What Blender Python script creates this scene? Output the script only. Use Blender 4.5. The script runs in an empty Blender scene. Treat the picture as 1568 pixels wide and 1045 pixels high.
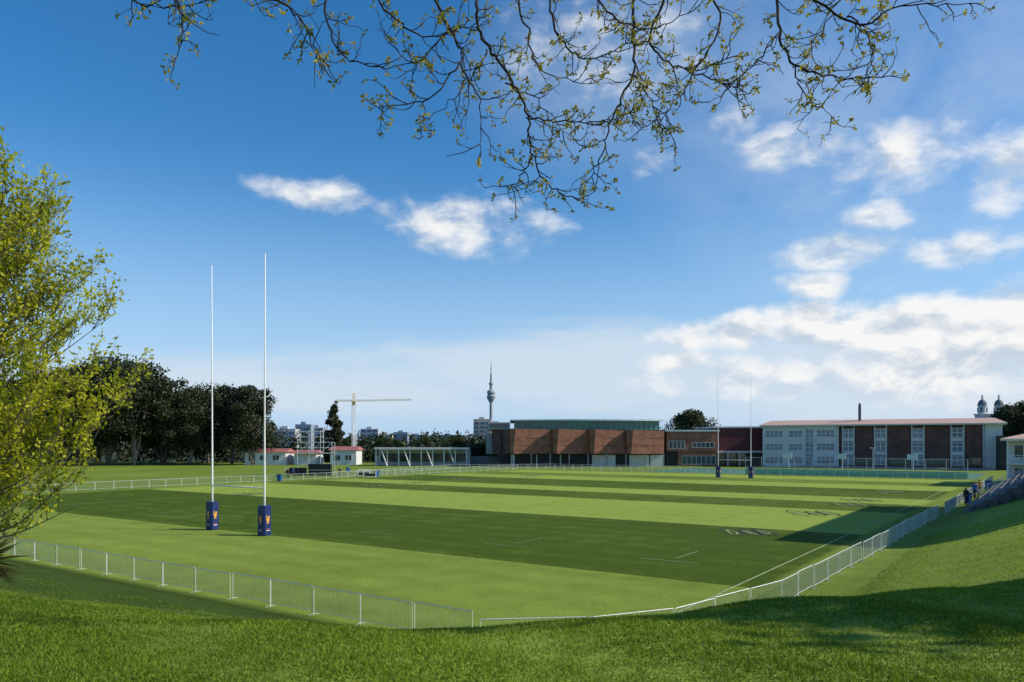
import bpy, math, random
import numpy as np
from mathutils import Vector, Matrix
random.seed(5); rng=np.random.default_rng(5)
CAMZ=5.85; F=1165.0
def at(px,py,D): return Vector(((px-784)/F*D, D, CAMZ-(py-679)/F*D))
def uvp(u,v,z=0.0): return Vector((-18+u*.575+v*.818, 49.9+u*.818-v*.575, z))
SUN_AZ=math.atan2(.99,-.08); SUN_EL=math.radians(34)

# ---------------------------------------------------------------- terrain height
def _h(x,y):
    u=(x+18)*.575+(y-49.9)*.818; v=(x+18)*.818-(y-49.9)*.575
    ue=u-.68*np.clip(v-35,0,12)-.8*np.clip(v-39.3,0,6)
    pu=np.interp(-ue,[14.5,17.9,21.1,24.2,27.2,30,60],[0,1.35,2.35,3.36,4.12,4.27,4.6])
    f=np.interp(v,[-10,5,20,33],[.45,.5,.74,1])
    cap=np.interp(u,[-30,-5,12,35,60,80,110],[4.25,4.2,3.4,1.7,1.0,.4,.2])
    pv=np.interp(v,[37,39,42,45,48,52],[0,.5,1.5,2.5,3.4,4.2])
    a=np.maximum(pu*f,0); b=np.maximum(np.minimum(pv,cap),0)
    return (a**7+b**7)**(1/7.)
def hgt(x,y):
    x=np.asarray(x,float); y=np.asarray(y,float)
    z=0
    for ox,oy in ((0,0),(.9,0),(-.9,0),(0,.9),(0,-.9)): z=z+_h(x+ox,y+oy)
    z=z/5
    und=.05*np.sin(x*.9+1.3*np.sin(y*.5))*np.cos(y*.8)+.03*np.sin(x*2.3+y*1.7)
    return z+und*np.clip(z,0,1)

# ---------------------------------------------------------------- materials
def newmat(name):
    m=bpy.data.materials.new(name); m.use_nodes=True
    nt=m.node_tree; b=nt.nodes['Principled BSDF']; return m,nt,b
def mat(name,col,rough=.7,var=.15,scale=3.0,metal=0.0,bump=0.0,spec=.3):
    m,nt,b=newmat(name)
    b.inputs['Roughness'].default_value=rough; b.inputs['Metallic'].default_value=metal
    b.inputs['Specular IOR Level'].default_value=spec
    tc=nt.nodes.new('ShaderNodeTexCoord'); n=nt.nodes.new('ShaderNodeTexNoise')
    n.inputs['Scale'].default_value=scale; n.inputs['Detail'].default_value=5
    nt.links.new(tc.outputs['Object'],n.inputs['Vector'])
    r=nt.nodes.new('ShaderNodeMapRange'); r.inputs[1].default_value=.3; r.inputs[2].default_value=.7
    r.inputs[3].default_value=1-var; r.inputs[4].default_value=1+var
    nt.links.new(n.outputs['Fac'],r.inputs[0])
    mx=nt.nodes.new('ShaderNodeVectorMath'); mx.operation='SCALE'; mx.inputs[0].default_value=col
    nt.links.new(r.outputs[0],mx.inputs['Scale']); nt.links.new(mx.outputs[0],b.inputs['Base Color'])
    if bump:
        bp=nt.nodes.new('ShaderNodeBump'); bp.inputs['Distance'].default_value=bump
        nt.links.new(n.outputs['Fac'],bp.inputs['Height']); nt.links.new(bp.outputs[0],b.inputs['Normal'])
    return m
def brickmat(name,c1,c2,mortar,sc=1.0):
    m,nt,b=newmat(name); b.inputs['Roughness'].default_value=.85
    tc=nt.nodes.new('ShaderNodeTexCoord')
    sep=nt.nodes.new('ShaderNodeSeparateXYZ'); nt.links.new(tc.outputs['Object'],sep.inputs[0])
    ad=nt.nodes.new('ShaderNodeMath'); ad.operation='ADD'
    nt.links.new(sep.outputs[0],ad.inputs[0]); nt.links.new(sep.outputs[1],ad.inputs[1])
    cb=nt.nodes.new('ShaderNodeCombineXYZ'); nt.links.new(ad.outputs[0],cb.inputs[0]); nt.links.new(sep.outputs[2],cb.inputs[1])
    br=nt.nodes.new('ShaderNodeTexBrick'); br.inputs['Scale'].default_value=sc
    br.inputs['Color1'].default_value=(*c1,1); br.inputs['Color2'].default_value=(*c2,1); br.inputs['Mortar'].default_value=(*mortar,1)
    br.inputs['Brick Width'].default_value=.46; br.inputs['Row Height'].default_value=.16; br.inputs['Mortar Size'].default_value=.014
    nt.links.new(cb.outputs[0],br.inputs['Vector'])
    n=nt.nodes.new('ShaderNodeTexNoise'); n.inputs['Scale'].default_value=.7; n.inputs['Detail'].default_value=6
    nt.links.new(tc.outputs['Object'],n.inputs['Vector'])
    r=nt.nodes.new('ShaderNodeMapRange'); r.inputs[1].default_value=.3; r.inputs[2].default_value=.7
    r.inputs[3].default_value=.7; r.inputs[4].default_value=1.3; nt.links.new(n.outputs['Fac'],r.inputs[0])
    mx=nt.nodes.new('ShaderNodeVectorMath'); mx.operation='SCALE'
    nt.links.new(br.outputs['Color'],mx.inputs[0]); nt.links.new(r.outputs[0],mx.inputs['Scale'])
    nt.links.new(mx.outputs[0],b.inputs['Base Color']); return m
def leafmat(name,c1,c2,trans=.35,scale=.6,attr=True):
    m,nt,b=newmat(name); b.inputs['Roughness'].default_value=.55; b.inputs['Specular IOR Level'].default_value=.25
    geo=nt.nodes.new('ShaderNodeNewGeometry')
    n=nt.nodes.new('ShaderNodeTexNoise'); n.inputs['Scale'].default_value=scale; n.inputs['Detail'].default_value=2
    nt.links.new(geo.outputs['Position'],n.inputs['Vector'])
    at_=nt.nodes.new('ShaderNodeAttribute'); at_.attribute_name='rnd'
    ad=nt.nodes.new('ShaderNodeMath'); ad.operation='MULTIPLY_ADD'; ad.inputs[1].default_value=1.4
    nt.links.new(n.outputs['Fac'],ad.inputs[0])
    a2=nt.nodes.new('ShaderNodeMath'); a2.operation='MULTIPLY_ADD'; a2.inputs[1].default_value=.6; a2.inputs[2].default_value=-.5
    nt.links.new(at_.outputs['Fac'],a2.inputs[0]); nt.links.new(a2.outputs[0],ad.inputs[2])
    mx=nt.nodes.new('ShaderNodeMix'); mx.data_type='RGBA'
    mx.inputs[6].default_value=(*c1,1); mx.inputs[7].default_value=(*c2,1)
    nt.links.new(ad.outputs[0],mx.inputs[0]); nt.links.new(mx.outputs[2],b.inputs['Base Color'])
    tr=nt.nodes.new('ShaderNodeBsdfTranslucent'); nt.links.new(mx.outputs[2],tr.inputs['Color'])
    ms=nt.nodes.new('ShaderNodeMixShader'); ms.inputs[0].default_value=trans
    nt.links.new(b.outputs[0],ms.inputs[1]); nt.links.new(tr.outputs[0],ms.inputs[2])
    nt.links.new(ms.outputs[0],nt.nodes['Material Output'].inputs['Surface']); return m

M=dict(
 white=mat('white_paint',(.78,.78,.76),.5,.06), steel=mat('galvanised_steel',(.66,.68,.68),.4,.12,5,.3),
 dsteel=mat('dark_steel',(.12,.12,.13),.5,.1,5,.3), blue=mat('navy_vinyl',(.012,.03,.13),.45,.1,3),
 gold=mat('gold_print',(.70,.36,.06),.5,.1), red=mat('red_print',(.55,.05,.04),.5,.1),
 brick=brickmat('red_brick',(.30,.115,.065),(.22,.08,.05),(.23,.15,.11)),
 dbrick=brickmat('dark_brick',(.13,.06,.048),(.095,.043,.035),(.1,.07,.06)),
 maroon=mat('maroon_cladding',(.11,.03,.032),.6,.1,1), teal=mat('green_glass',(.05,.17,.14),.15,.2,.6,0,0,.6),
 glass=mat('window_glass',(.03,.045,.06),.08,.4,.5,0,0,.8), bglass=mat('blue_window',(.13,.18,.24),.12,.35,.5,0,0,.8),
 cream=mat('cream_wall',(.60,.61,.60),.8,.08,1), wgrey=mat('grey_render',(.42,.44,.45),.8,.1,1),
 pink=mat('terracotta_roof',(.52,.35,.28),.7,.15,1.5), roofw=mat('pale_roof',(.55,.63,.62),.5,.08,1),
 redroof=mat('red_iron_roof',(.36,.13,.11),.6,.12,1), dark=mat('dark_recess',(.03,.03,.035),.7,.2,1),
 conc=mat('concrete',(.26,.255,.25),.85,.25,2), dconc=mat('weathered_concrete',(.15,.145,.135),.9,.3,1.5), seat=mat('timber_seating',(.13,.12,.105),.8,.25,2),
 bark=mat('bark',(.12,.10,.08),.9,.3,6,0,.02), dbark=mat('dark_bark',(.035,.027,.02),.9,.3,8), pbark=mat('pale_bark',(.17,.15,.125),.9,.35,2),
 yellow=mat('crane_yellow',(.60,.45,.12),.5,.1), city=mat('haze_pale_concrete',(.45,.47,.50),.8,.1,.1),  # skyline concrete: distance haze painted in as a paler, bluer tone
 city2=mat('beige_concrete',(.48,.44,.38),.8,.1,.1), city3=mat('haze_blue_cladding',(.25,.31,.38),.6,.1,.1),  # blue-grey of the far cladding carries painted haze too
 cglass=mat('office_glass',(.10,.14,.19),.3,.3,.2), black=mat('black_plastic',(.012,.012,.014),.4,.1),
 court=mat('court_surface',(.06,.17,.12),.8,.1,.5), gmesh=mat('green_windbreak',(.13,.42,.28),.8,.1,1),
 line=mat('worn_line_paint',(.33,.39,.20),.9,.35,2), bluep=mat('blue_plastic',(.02,.10,.33),.4,.1),
 logo_w=mat('turf_paint_white',(.30,.37,.18),.9,.35,3), logo_k=mat('turf_paint_black',(.028,.042,.018),.9,.3,3),
 skyt=mat('haze_tower_concrete',(.33,.36,.40),.8,.08,.02), dome=mat('dome_grey',(.16,.17,.18),.6,.1,.5),  # far tower tinted bluish, haze put into its colour
 skin=mat('skin',(.42,.25,.17),.6,.05), denim=mat('dark_trousers',(.02,.025,.04),.8,.1), hair=mat('dark_hair',(.03,.02,.015),.6,.1),
 shirt=mat('blue_shirt',(.04,.12,.36),.8,.1), shirt2=mat('black_jacket',(.02,.02,.022),.8,.1), hivis=mat('hivis_vest',(.55,.30,.03),.8,.1),
)
LM=dict(
 spring=leafmat('spring_leaf',(.24,.30,.012),(.64,.62,.03),.5,.5),
 bud=leafmat('bud_leaf',(.18,.16,.015),(.50,.44,.04),.45,3),
 dark=leafmat('evergreen_leaf',(.012,.020,.009),(.055,.070,.027),.12,.25),
 mid=leafmat('olive_leaf',(.02,.032,.012),(.07,.09,.03),.15,.3),
 grass=leafmat('grass_blade',(.075,.150,.008),(.28,.37,.025),.4,.35),
 spiky=leafmat('flax_leaf',(.05,.06,.015),(.22,.20,.06),.2,3),
)
# ---------------------------------------------------------------- mesh helpers
def link(o,parent=None):
    bpy.context.scene.collection.objects.link(o)
    if parent is not None: o.parent=parent
    return o
def empty(name,loc=(0,0,0),rz=0):
    e=bpy.data.objects.new(name,None); e.location=loc; e.rotation_euler=(0,0,rz); e.empty_display_size=.3
    return link(e)
class MB:
    def __init__(s): s.v=[]; s.f=[]; s.m=[]
    def poly(s,pts,m=0):
        i=len(s.v); s.v+= [tuple(p) for p in pts]; s.f.append(tuple(range(i,i+len(pts)))); s.m.append(m)
    def box(s,x0,x1,y0,y1,z0,z1,m=0):
        i=len(s.v)
        s.v+=[(x0,y0,z0),(x1,y0,z0),(x1,y1,z0),(x0,y1,z0),(x0,y0,z1),(x1,y0,z1),(x1,y1,z1),(x0,y1,z1)]
        for q in ((0,3,2,1),(4,5,6,7),(0,1,5,4),(1,2,6,5),(2,3,7,6),(3,0,4,7)):
            s.f.append(tuple(i+k for k in q)); s.m.append(m)
    def hexa(s,bot,top,m=0):
        i=len(s.v); n=len(bot); s.v+=[tuple(p) for p in bot]+[tuple(p) for p in top]
        s.f.append(tuple(i+k for k in reversed(range(n)))); s.m.append(m)
        s.f.append(tuple(i+n+k for k in range(n))); s.m.append(m)
        for k in range(n):
            j=(k+1)%n; s.f.append((i+k,i+j,i+n+j,i+n+k)); s.m.append(m)
    def tube(s,pts,rad,n=5,m=0):
        pts=[Vector(p) for p in pts]
        if not hasattr(rad,'__len__'): rad=[rad]*len(pts)
        prev=None; base=len(s.v)
        for k,p in enumerate(pts):
            d=(pts[min(k+1,len(pts)-1)]-pts[max(k-1,0)])
            d=d.normalized() if d.length>1e-9 else Vector((0,0,1))
            a=d.cross(Vector((0,0,1)) if abs(d.z)<.93 else Vector((1,0,0))) if prev is None else prev-d*prev.dot(d)
            if a.length<1e-6: a=d.orthogonal()
            a.normalize(); prev=a; b=d.cross(a)
            for q in range(n):
                t=2*math.pi*q/n; s.v.append(tuple(p+(a*math.cos(t)+b*math.sin(t))*rad[k]))
        for k in range(len(pts)-1):
            for q in range(n):
                q2=(q+1)%n; s.f.append((base+k*n+q,base+k*n+q2,base+(k+1)*n+q2,base+(k+1)*n+q)); s.m.append(m)
        s.f.append(tuple(base+(len(pts)-1)*n+q for q in range(n))); s.m.append(m)
        s.f.append(tuple(base+q for q in reversed(range(n)))); s.m.append(m)
    def lathe(s,cx,cy,prof,n=16,m=0):
        base=len(s.v)
        for r,z in prof:
            for q in range(n):
                t=2*math.pi*q/n; s.v.append((cx+r*math.cos(t),cy+r*math.sin(t),z))
        for k in range(len(prof)-1):
            for q in range(n):
                q2=(q+1)%n; s.f.append((base+k*n+q,base+k*n+q2,base+(k+1)*n+q2,base+(k+1)*n+q)); s.m.append(m)
        s.f.append(tuple(base+(len(prof)-1)*n+q for q in range(n))); s.m.append(m)
    def build(s,name,mats,parent=None,smooth=False,loc=None):
        me=bpy.data.meshes.new(name); me.from_pydata(s.v,[],s.f)
        for mm in (mats if isinstance(mats,(list,tuple)) else [mats]): me.materials.append(mm)
        me.polygons.foreach_set('material_index',s.m)
        if smooth: me.polygons.foreach_set('use_smooth',[True]*len(me.polygons))
        me.update(); o=bpy.data.objects.new(name,me)
        if loc is not None: o.location=loc
        return link(o,parent)
def fast_mesh(name,verts,k,material,rnd):
    n=len(verts)//k
    me=bpy.data.meshes.new(name); me.vertices.add(n*k); me.vertices.foreach_set('co',verts.astype(np.float32).ravel())
    me.loops.add(n*k); me.loops.foreach_set('vertex_index',np.arange(n*k,dtype=np.int32))
    me.polygons.add(n); me.polygons.foreach_set('loop_start',np.arange(n,dtype=np.int32)*k)
    try: me.polygons.foreach_set('loop_total',np.full(n,k,dtype=np.int32))
    except Exception: pass
    a=me.attributes.new('rnd','FLOAT','POINT'); a.data.foreach_set('value',np.repeat(rnd,k).astype(np.float32))
    me.materials.append(material); me.update(calc_edges=True); me.validate()
    return me
def leaves_mesh(name,P,size,material,aspect=.5,up=0.0,down=0.0):
    P=np.asarray(P,float); n=len(P)
    d=rng.normal(size=(n,3)); d[:,2]+=up-down; d/=np.linalg.norm(d,axis=1)[:,None]
    e=rng.normal(size=(n,3)); e-= (e*d).sum(1)[:,None]*d; e/=np.linalg.norm(e,axis=1)[:,None]
    s=(size*(.6+.8*rng.random(n)))[:,None]
    v=np.stack([P,P+d*s*.5+e*s*aspect*.5,P+d*s,P+d*s*.5-e*s*aspect*.5],1).reshape(-1,3)
    return fast_mesh(name,v,4,material,rng.random(n))
def curve(pts,n=6):
    out=[]; P=[Vector(p) for p in pts]; P=[P[0]*2-P[1]]+P+[P[-1]*2-P[-2]]
    for i in range(1,len(P)-2):
        for k in range(n):
            t=k/n; a,b,c,d=P[i-1],P[i],P[i+1],P[i+2]
            out.append(.5*((2*b)+(c-a)*t+(2*a-5*b+4*c-d)*t*t+(3*b-a-3*c+d)*t**3))
    out.append(P[-2]); return out
def rv(s=1.0): return Vector((random.gauss(0,s),random.gauss(0,s),random.gauss(0,s)))

# ---------------------------------------------------------------- world
w=bpy.data.worlds.new("World"); bpy.context.scene.world=w; w.use_nodes=True
nt=w.node_tree; nt.nodes.clear(); N=nt.nodes; L=nt.links
def mth(op,a,b=None,c=None,clamp=False):
    n=N.new('ShaderNodeMath'); n.operation=op; n.use_clamp=clamp
    for i,x in enumerate((a,b,c)):
        if x is None: continue
        if isinstance(x,(int,float)): n.inputs[i].default_value=x
        else: L.new(x,n.inputs[i])
    return n.outputs[0]
sky=N.new('ShaderNodeTexSky'); sky.sky_type='NISHITA'; sky.sun_disc=False
sky.sun_elevation=SUN_EL; sky.sun_rotation=SUN_AZ; sky.air_density=1.0; sky.dust_density=.3; sky.ozone_density=3.2
hs=N.new('ShaderNodeHueSaturation'); hs.inputs['Saturation'].default_value=1.33; L.new(sky.outputs[0],hs.inputs['Color'])
bg=N.new('ShaderNodeBackground'); bg.inputs[1].default_value=.15; L.new(hs.outputs[0],bg.inputs[0])
tc=N.new('ShaderNodeTexCoord'); sp=N.new('ShaderNodeSeparateXYZ'); L.new(tc.outputs['Generated'],sp.inputs[0])
az=mth('ARCTAN2',sp.outputs[0],sp.outputs[1]); el=mth('ARCSINE',sp.outputs[2])
ae=N.new('ShaderNodeCombineXYZ'); L.new(az,ae.inputs[0]); L.new(el,ae.inputs[1])
def cnoise(daz,dele,scale,detail=8,rough=.55,sy=1.7,off=0.0):
    v=N.new('ShaderNodeVectorMath'); v.operation='MULTIPLY_ADD'; L.new(ae.outputs[0],v.inputs[0]); v.inputs[1].default_value=(1,sy,1); v.inputs[2].default_value=(daz,dele*sy,off)
    n=N.new('ShaderNodeTexNoise'); n.inputs['Scale'].default_value=scale; n.inputs['Detail'].default_value=detail
    n.inputs['Roughness'].default_value=rough; n.inputs['Distortion'].default_value=.2; L.new(v.outputs[0],n.inputs['Vector']); return n.outputs['Fac']
def ell(px,py,rx,ry,s):
    X=(px-784)/F; T=(679-py)/F; a=math.atan(X); e=math.atan(T/math.sqrt(1+X*X)); c=math.cos(a)
    sx=1/(rx/F*c*c); sy=1/(ry/F*c)
    v=N.new('ShaderNodeVectorMath'); v.operation='MULTIPLY_ADD'; L.new(ae.outputs[0],v.inputs[0]); v.inputs[1].default_value=(sx,sy,0); v.inputs[2].default_value=(-a*sx,-e*sy,0)
    d=N.new('ShaderNodeVectorMath'); d.operation='DOT_PRODUCT'; L.new(v.outputs[0],d.inputs[0]); L.new(v.outputs[0],d.inputs[1])
    return mth('MULTIPLY_ADD',d.outputs['Value'],-s,s)
def maxof(l):
    o=l[0]
    for x in l[1:]: o=mth('MAXIMUM',o,x)
    return o
cum=[(1215,232,110,48,.9),(1400,235,190,70,.8),(1545,275,110,70,.95),(1270,388,115,40,1.1),(1245,438,80,36,1.05),(1345,330,70,30,.7),
 (1470,385,130,42,.85),(1350,440,60,30,.65),(1060,515,90,34,1.05),(1140,505,100,40,1.2),(1225,495,100,50,1.35),(1400,500,240,66,1.5),(1560,490,160,80,1.5),
 (1035,552,80,30,1.0),(715,348,180,58,.98),(475,297,120,36,.82),(985,245,55,36,.55),(1130,185,60,35,.42),(930,60,210,95,.6),(1250,575,360,52,.9),
 (2600,300,500,120,1),(1460,560,280,80,1.1)]
mk=maxof([ell(*c) for c in cum]); mk=mth('MAXIMUM',mk,-.5)
n1=cnoise(0,0,12,7,.58); n2=cnoise(.010,.016,12,7,.58)
val=mth('ADD',mth('MULTIPLY_ADD',n1,2.5,-1.25-.34),mk)
mr=N.new('ShaderNodeMapRange'); mr.interpolation_type='SMOOTHSTEP'; mr.inputs[1].default_value=-.12; mr.inputs[2].default_value=.9; L.new(val,mr.inputs[0])
a_c=mth('MULTIPLY',mr.outputs[0],.97)
hz=maxof([ell(500,590,560,70,.95),ell(950,570,520,85,1.15),ell(1450,590,560,130,1.5)]); hz=mth('MAXIMUM',hz,-.6)
n3=cnoise(0,0,5,6,.6,5.0,3.3)
v3=mth('ADD',mth('MULTIPLY_ADD',n3,1.6,-.75),mth('MULTIPLY',hz,.85))
mr3=N.new('ShaderNodeMapRange'); mr3.interpolation_type='SMOOTHSTEP'; mr3.inputs[1].default_value=0; mr3.inputs[2].default_value=.95; L.new(v3,mr3.inputs[0])
a_h=mth('MULTIPLY',mr3.outputs[0],.8)
wv=mth('MAXIMUM',maxof([ell(1350,180,480,280,.9),ell(1000,100,330,200,.5)]),0.0)
n4=cnoise(0,0,3.5,7,.62,1.4,7.7)
mr4=N.new('ShaderNodeMapRange'); mr4.inputs[1].default_value=.28; mr4.inputs[2].default_value=.8; L.new(n4,mr4.inputs[0])
a_w=mth('MULTIPLY',mth('MULTIPLY',mr4.outputs[0],wv),.85,None,True)
hzr=N.new('ShaderNodeMapRange'); hzr.interpolation_type='SMOOTHERSTEP'; hzr.inputs[1].default_value=.40; hzr.inputs[2].default_value=-.06; L.new(el,hzr.inputs[0])
a_z=mth('MULTIPLY',hzr.outputs[0],.94)
lit=mth('MULTIPLY_ADD',mth('SUBTRACT',n1,n2),5.5,.70,True)
cc=N.new('ShaderNodeMix'); cc.data_type='RGBA'; cc.inputs[6].default_value=(.57,.65,.75,1); cc.inputs[7].default_value=(.96,.96,.95,1); L.new(lit,cc.inputs[0])
b2=N.new('ShaderNodeBackground'); b2.inputs[1].default_value=.98; L.new(cc.outputs[2],b2.inputs[0])
b3=N.new('ShaderNodeBackground'); b3.inputs[0].default_value=(.66,.75,.85,1); b3.inputs[1].default_value=1.0
b4=N.new('ShaderNodeBackground'); b4.inputs[0].default_value=(.43,.63,.88,1); b4.inputs[1].default_value=1.0
m0=N.new('ShaderNodeMixShader'); L.new(a_z,m0.inputs[0]); L.new(bg.outputs[0],m0.inputs[1]); L.new(b4.outputs[0],m0.inputs[2])
m1=N.new('ShaderNodeMixShader'); L.new(mth('MAXIMUM',a_h,a_w),m1.inputs[0]); L.new(m0.outputs[0],m1.inputs[1]); L.new(b3.outputs[0],m1.inputs[2])
m2=N.new('ShaderNodeMixShader'); L.new(a_c,m2.inputs[0]); L.new(m1.outputs[0],m2.inputs[1]); L.new(b2.outputs[0],m2.inputs[2])
wo=N.new('ShaderNodeOutputWorld'); L.new(m2.outputs[0],wo.inputs[0])
sl=bpy.data.lights.new('sun','SUN'); sl.energy=5.0; sl.angle=math.radians(.5); sl.color=(1,.91,.75)
so=link(bpy.data.objects.new('sun',sl))
sd=Vector((math.sin(SUN_AZ)*math.cos(SUN_EL),math.cos(SUN_AZ)*math.cos(SUN_EL),math.sin(SUN_EL)))
so.rotation_euler=sd.to_track_quat('Z','Y').to_euler(); so.location=(30,-10,60)
# camera
cd=bpy.data.cameras.new('camera'); cam=link(bpy.data.objects.new('camera',cd)); bpy.context.scene.camera=cam
cd.sensor_width=36; cd.lens=F/1568*36; cd.shift_y=(679-522.5)/1568; cd.clip_end=30000; cd.clip_start=.1
cam.location=(0,0,CAMZ); cam.rotation_euler=(math.pi/2,0,0)
vs=bpy.context.scene.view_settings; vs.view_transform='Standard'; vs.look='None'; vs.exposure=0

# ---------------------------------------------------------------- ground
def axis(a,b,step,far):
    c=list(np.arange(a,b,step)); s=step; x=b; r=[]
    while x<far: r.append(x); s*=1.25; x+=s
    s=step; x=a-step; l=[]
    while x>-far: l.append(x); s*=1.25; x-=s
    return np.array(l[::-1]+c+r)
xs=axis(-45,66,.45,9000); ys=axis(-12,96,.45,9000)
X,Y=np.meshgrid(xs,ys); Z=hgt(X,Y)
far=np.hypot(X,Y)>400; Z[far&(Y<0)]=4
nx,ny=len(xs),len(ys); idx=np.arange(nx*ny).reshape(ny,nx)
fq=np.stack([idx[:-1,:-1],idx[:-1,1:],idx[1:,1:],idx[1:,:-1]],-1).reshape(-1,4)
me=bpy.data.meshes.new('ground'); me.vertices.add(nx*ny); me.vertices.foreach_set('co',np.stack([X,Y,Z],-1).astype(np.float32).ravel())
me.loops.add(len(fq)*4); me.loops.foreach_set('vertex_index',fq.astype(np.int32).ravel())
me.polygons.add(len(fq)); me.polygons.foreach_set('loop_start',np.arange(len(fq),dtype=np.int32)*4)
me.polygons.foreach_set('use_smooth',np.ones(len(fq),dtype=bool)); me.update(calc_edges=True)
g,gt,gb=newmat('mown_grass'); gn=gt.nodes; gl=gt.links
def gm(op,a,b=None,c=None,clamp=False):
    n=gn.new('ShaderNodeMath'); n.operation=op; n.use_clamp=clamp
    for i,x in enumerate((a,b,c)):
        if x is None: continue
        if isinstance(x,(int,float)): n.inputs[i].default_value=x
        else: gl.new(x,n.inputs[i])
    return n.outputs[0]
geo=gn.new('ShaderNodeNewGeometry'); s=gn.new('ShaderNodeSeparateXYZ'); gl.new(geo.outputs['Position'],s.inputs[0])
px,py,pz=s.outputs
def gnoise(sc,det=5,ro=.6):
    n=gn.new('ShaderNodeTexNoise'); n.inputs['Scale'].default_value=sc; n.inputs['Detail'].default_value=det; n.inputs['Roughness'].default_value=ro
    gl.new(geo.outputs['Position'],n.inputs['Vector']); return n.outputs['Fac']
nb=gnoise(.06,4); nm=gnoise(.6,5,.7); nf=gnoise(7,5,.7); nff=gnoise(45,3,.7)
gu=gm('ADD',gm('MULTIPLY',gm('ADD',px,18),.575),gm('MULTIPLY',gm('SUBTRACT',py,49.9),.818))
gv=gm('SUBTRACT',gm('MULTIPLY',gm('ADD',px,18),.818),gm('MULTIPLY',gm('SUBTRACT',py,49.9),.575))
guj=gm('ADD',gu,gm('MULTIPLY_ADD',nf,.5,-.25))
rp=gn.new('ShaderNodeValToRGB'); rp.color_ramp.interpolation='CONSTANT'; cr=rp.color_ramp
gl.new(gm('DIVIDE',gm('ADD',guj,20),140),rp.inputs[0])
bands=[(-20,.68),(0,.0),(22,.98),(40,.12),(50,1.0),(58,.08),(75,1.0),(86,.4),(97,1.0),(108,.4)]
cr.elements[0].position=0; cr.elements[0].color=(bands[0][1],)*3+(1,)
cr.elements[1].position=(bands[1][0]+20)/140; cr.elements[1].color=(bands[1][1],)*3+(1,)
for u_,c_ in bands[2:]:
    e=cr.elements.new((u_+20)/140); e.color=(c_,c_,c_,1)
def step(x,a,b):
    n=gn.new('ShaderNodeMapRange'); n.interpolation_type='SMOOTHSTEP'; n.inputs[1].default_value=a; n.inputs[2].default_value=b; gl.new(x,n.inputs[0]); return n.outputs[0]
inf=gm('MULTIPLY',gm('MULTIPLY',step(gv,-51,-49.5),gm('SUBTRACT',1.0,step(gv,33.6,34.2))),gm('MULTIPLY',step(guj,-13.8,-13.2),gm('SUBTRACT',1.0,step(gu,108,112))))
sub=gm('MULTIPLY',gm('SINE',gm('MULTIPLY',gu,2.2)),.06)
sub2=gm('MULTIPLY',gm('SINE',gm('MULTIPLY',gv,1.3)),.02)
bank_sunlit=step(gv,37.5,40)  # sunlight on the right bank painted in as lighter, yellower grass
val=gm('ADD',gm('MULTIPLY',rp.outputs[0],inf),gm('MULTIPLY',gm('SUBTRACT',1.0,inf),gm('MULTIPLY_ADD',bank_sunlit,.4,.5)))
val=gm('ADD',val,gm('MULTIPLY',gm('ADD',sub,sub2),inf))
val=gm('ADD',val,gm('MULTIPLY_ADD',nb,.7,-.35)); val=gm('ADD',val,gm('MULTIPLY_ADD',nm,.8,-.4)); val=gm('ADD',val,gm('MULTIPLY_ADD',nf,.7,-.35),None,True)
cm=gn.new('ShaderNodeMix'); cm.data_type='RGBA'; cm.inputs[6].default_value=(.056,.098,.004,1); cm.inputs[7].default_value=(.27,.35,.055,1); gl.new(val,cm.inputs[0])
slope_shade=gm('MULTIPLY',gm('MULTIPLY',step(gu,-23.5,-20),gm('SUBTRACT',1.0,step(gu,-14.0,-13.2))),gm('SUBTRACT',1.0,step(gv,22,34)))  # shade on the left bank slope, painted into the grass colour
c2=gn.new('ShaderNodeMix'); c2.data_type='RGBA'; c2.inputs[7].default_value=(.034,.066,.006,1); gl.new(gm('MULTIPLY',slope_shade,gm('MULTIPLY_ADD',nm,.6,.58),None,True),c2.inputs[0]); gl.new(cm.outputs[2],c2.inputs[6])
c3=gn.new('ShaderNodeMix'); c3.data_type='RGBA'; c3.inputs[7].default_value=(.045,.06,.03,1); gl.new(step(py,215,250),c3.inputs[0]); gl.new(c2.outputs[2],c3.inputs[6])
fm=gn.new('ShaderNodeVectorMath'); fm.operation='SCALE'; gl.new(c3.outputs[2],fm.inputs[0]); gl.new(gm('MULTIPLY',gm('MULTIPLY_ADD',nff,.9,.55),gm('MULTIPLY_ADD',nf,.5,.75)),fm.inputs['Scale'])
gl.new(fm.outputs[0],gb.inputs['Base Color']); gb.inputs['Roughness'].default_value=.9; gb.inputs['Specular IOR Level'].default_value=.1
bp=gn.new('ShaderNodeBump'); bp.inputs['Distance'].default_value=.05; bp.inputs['Strength'].default_value=.6; gl.new(nff,bp.inputs['Height']); gl.new(bp.outputs[0],gb.inputs['Normal'])
me.materials.append(g); link(bpy.data.objects.new('ground',me))

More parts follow.
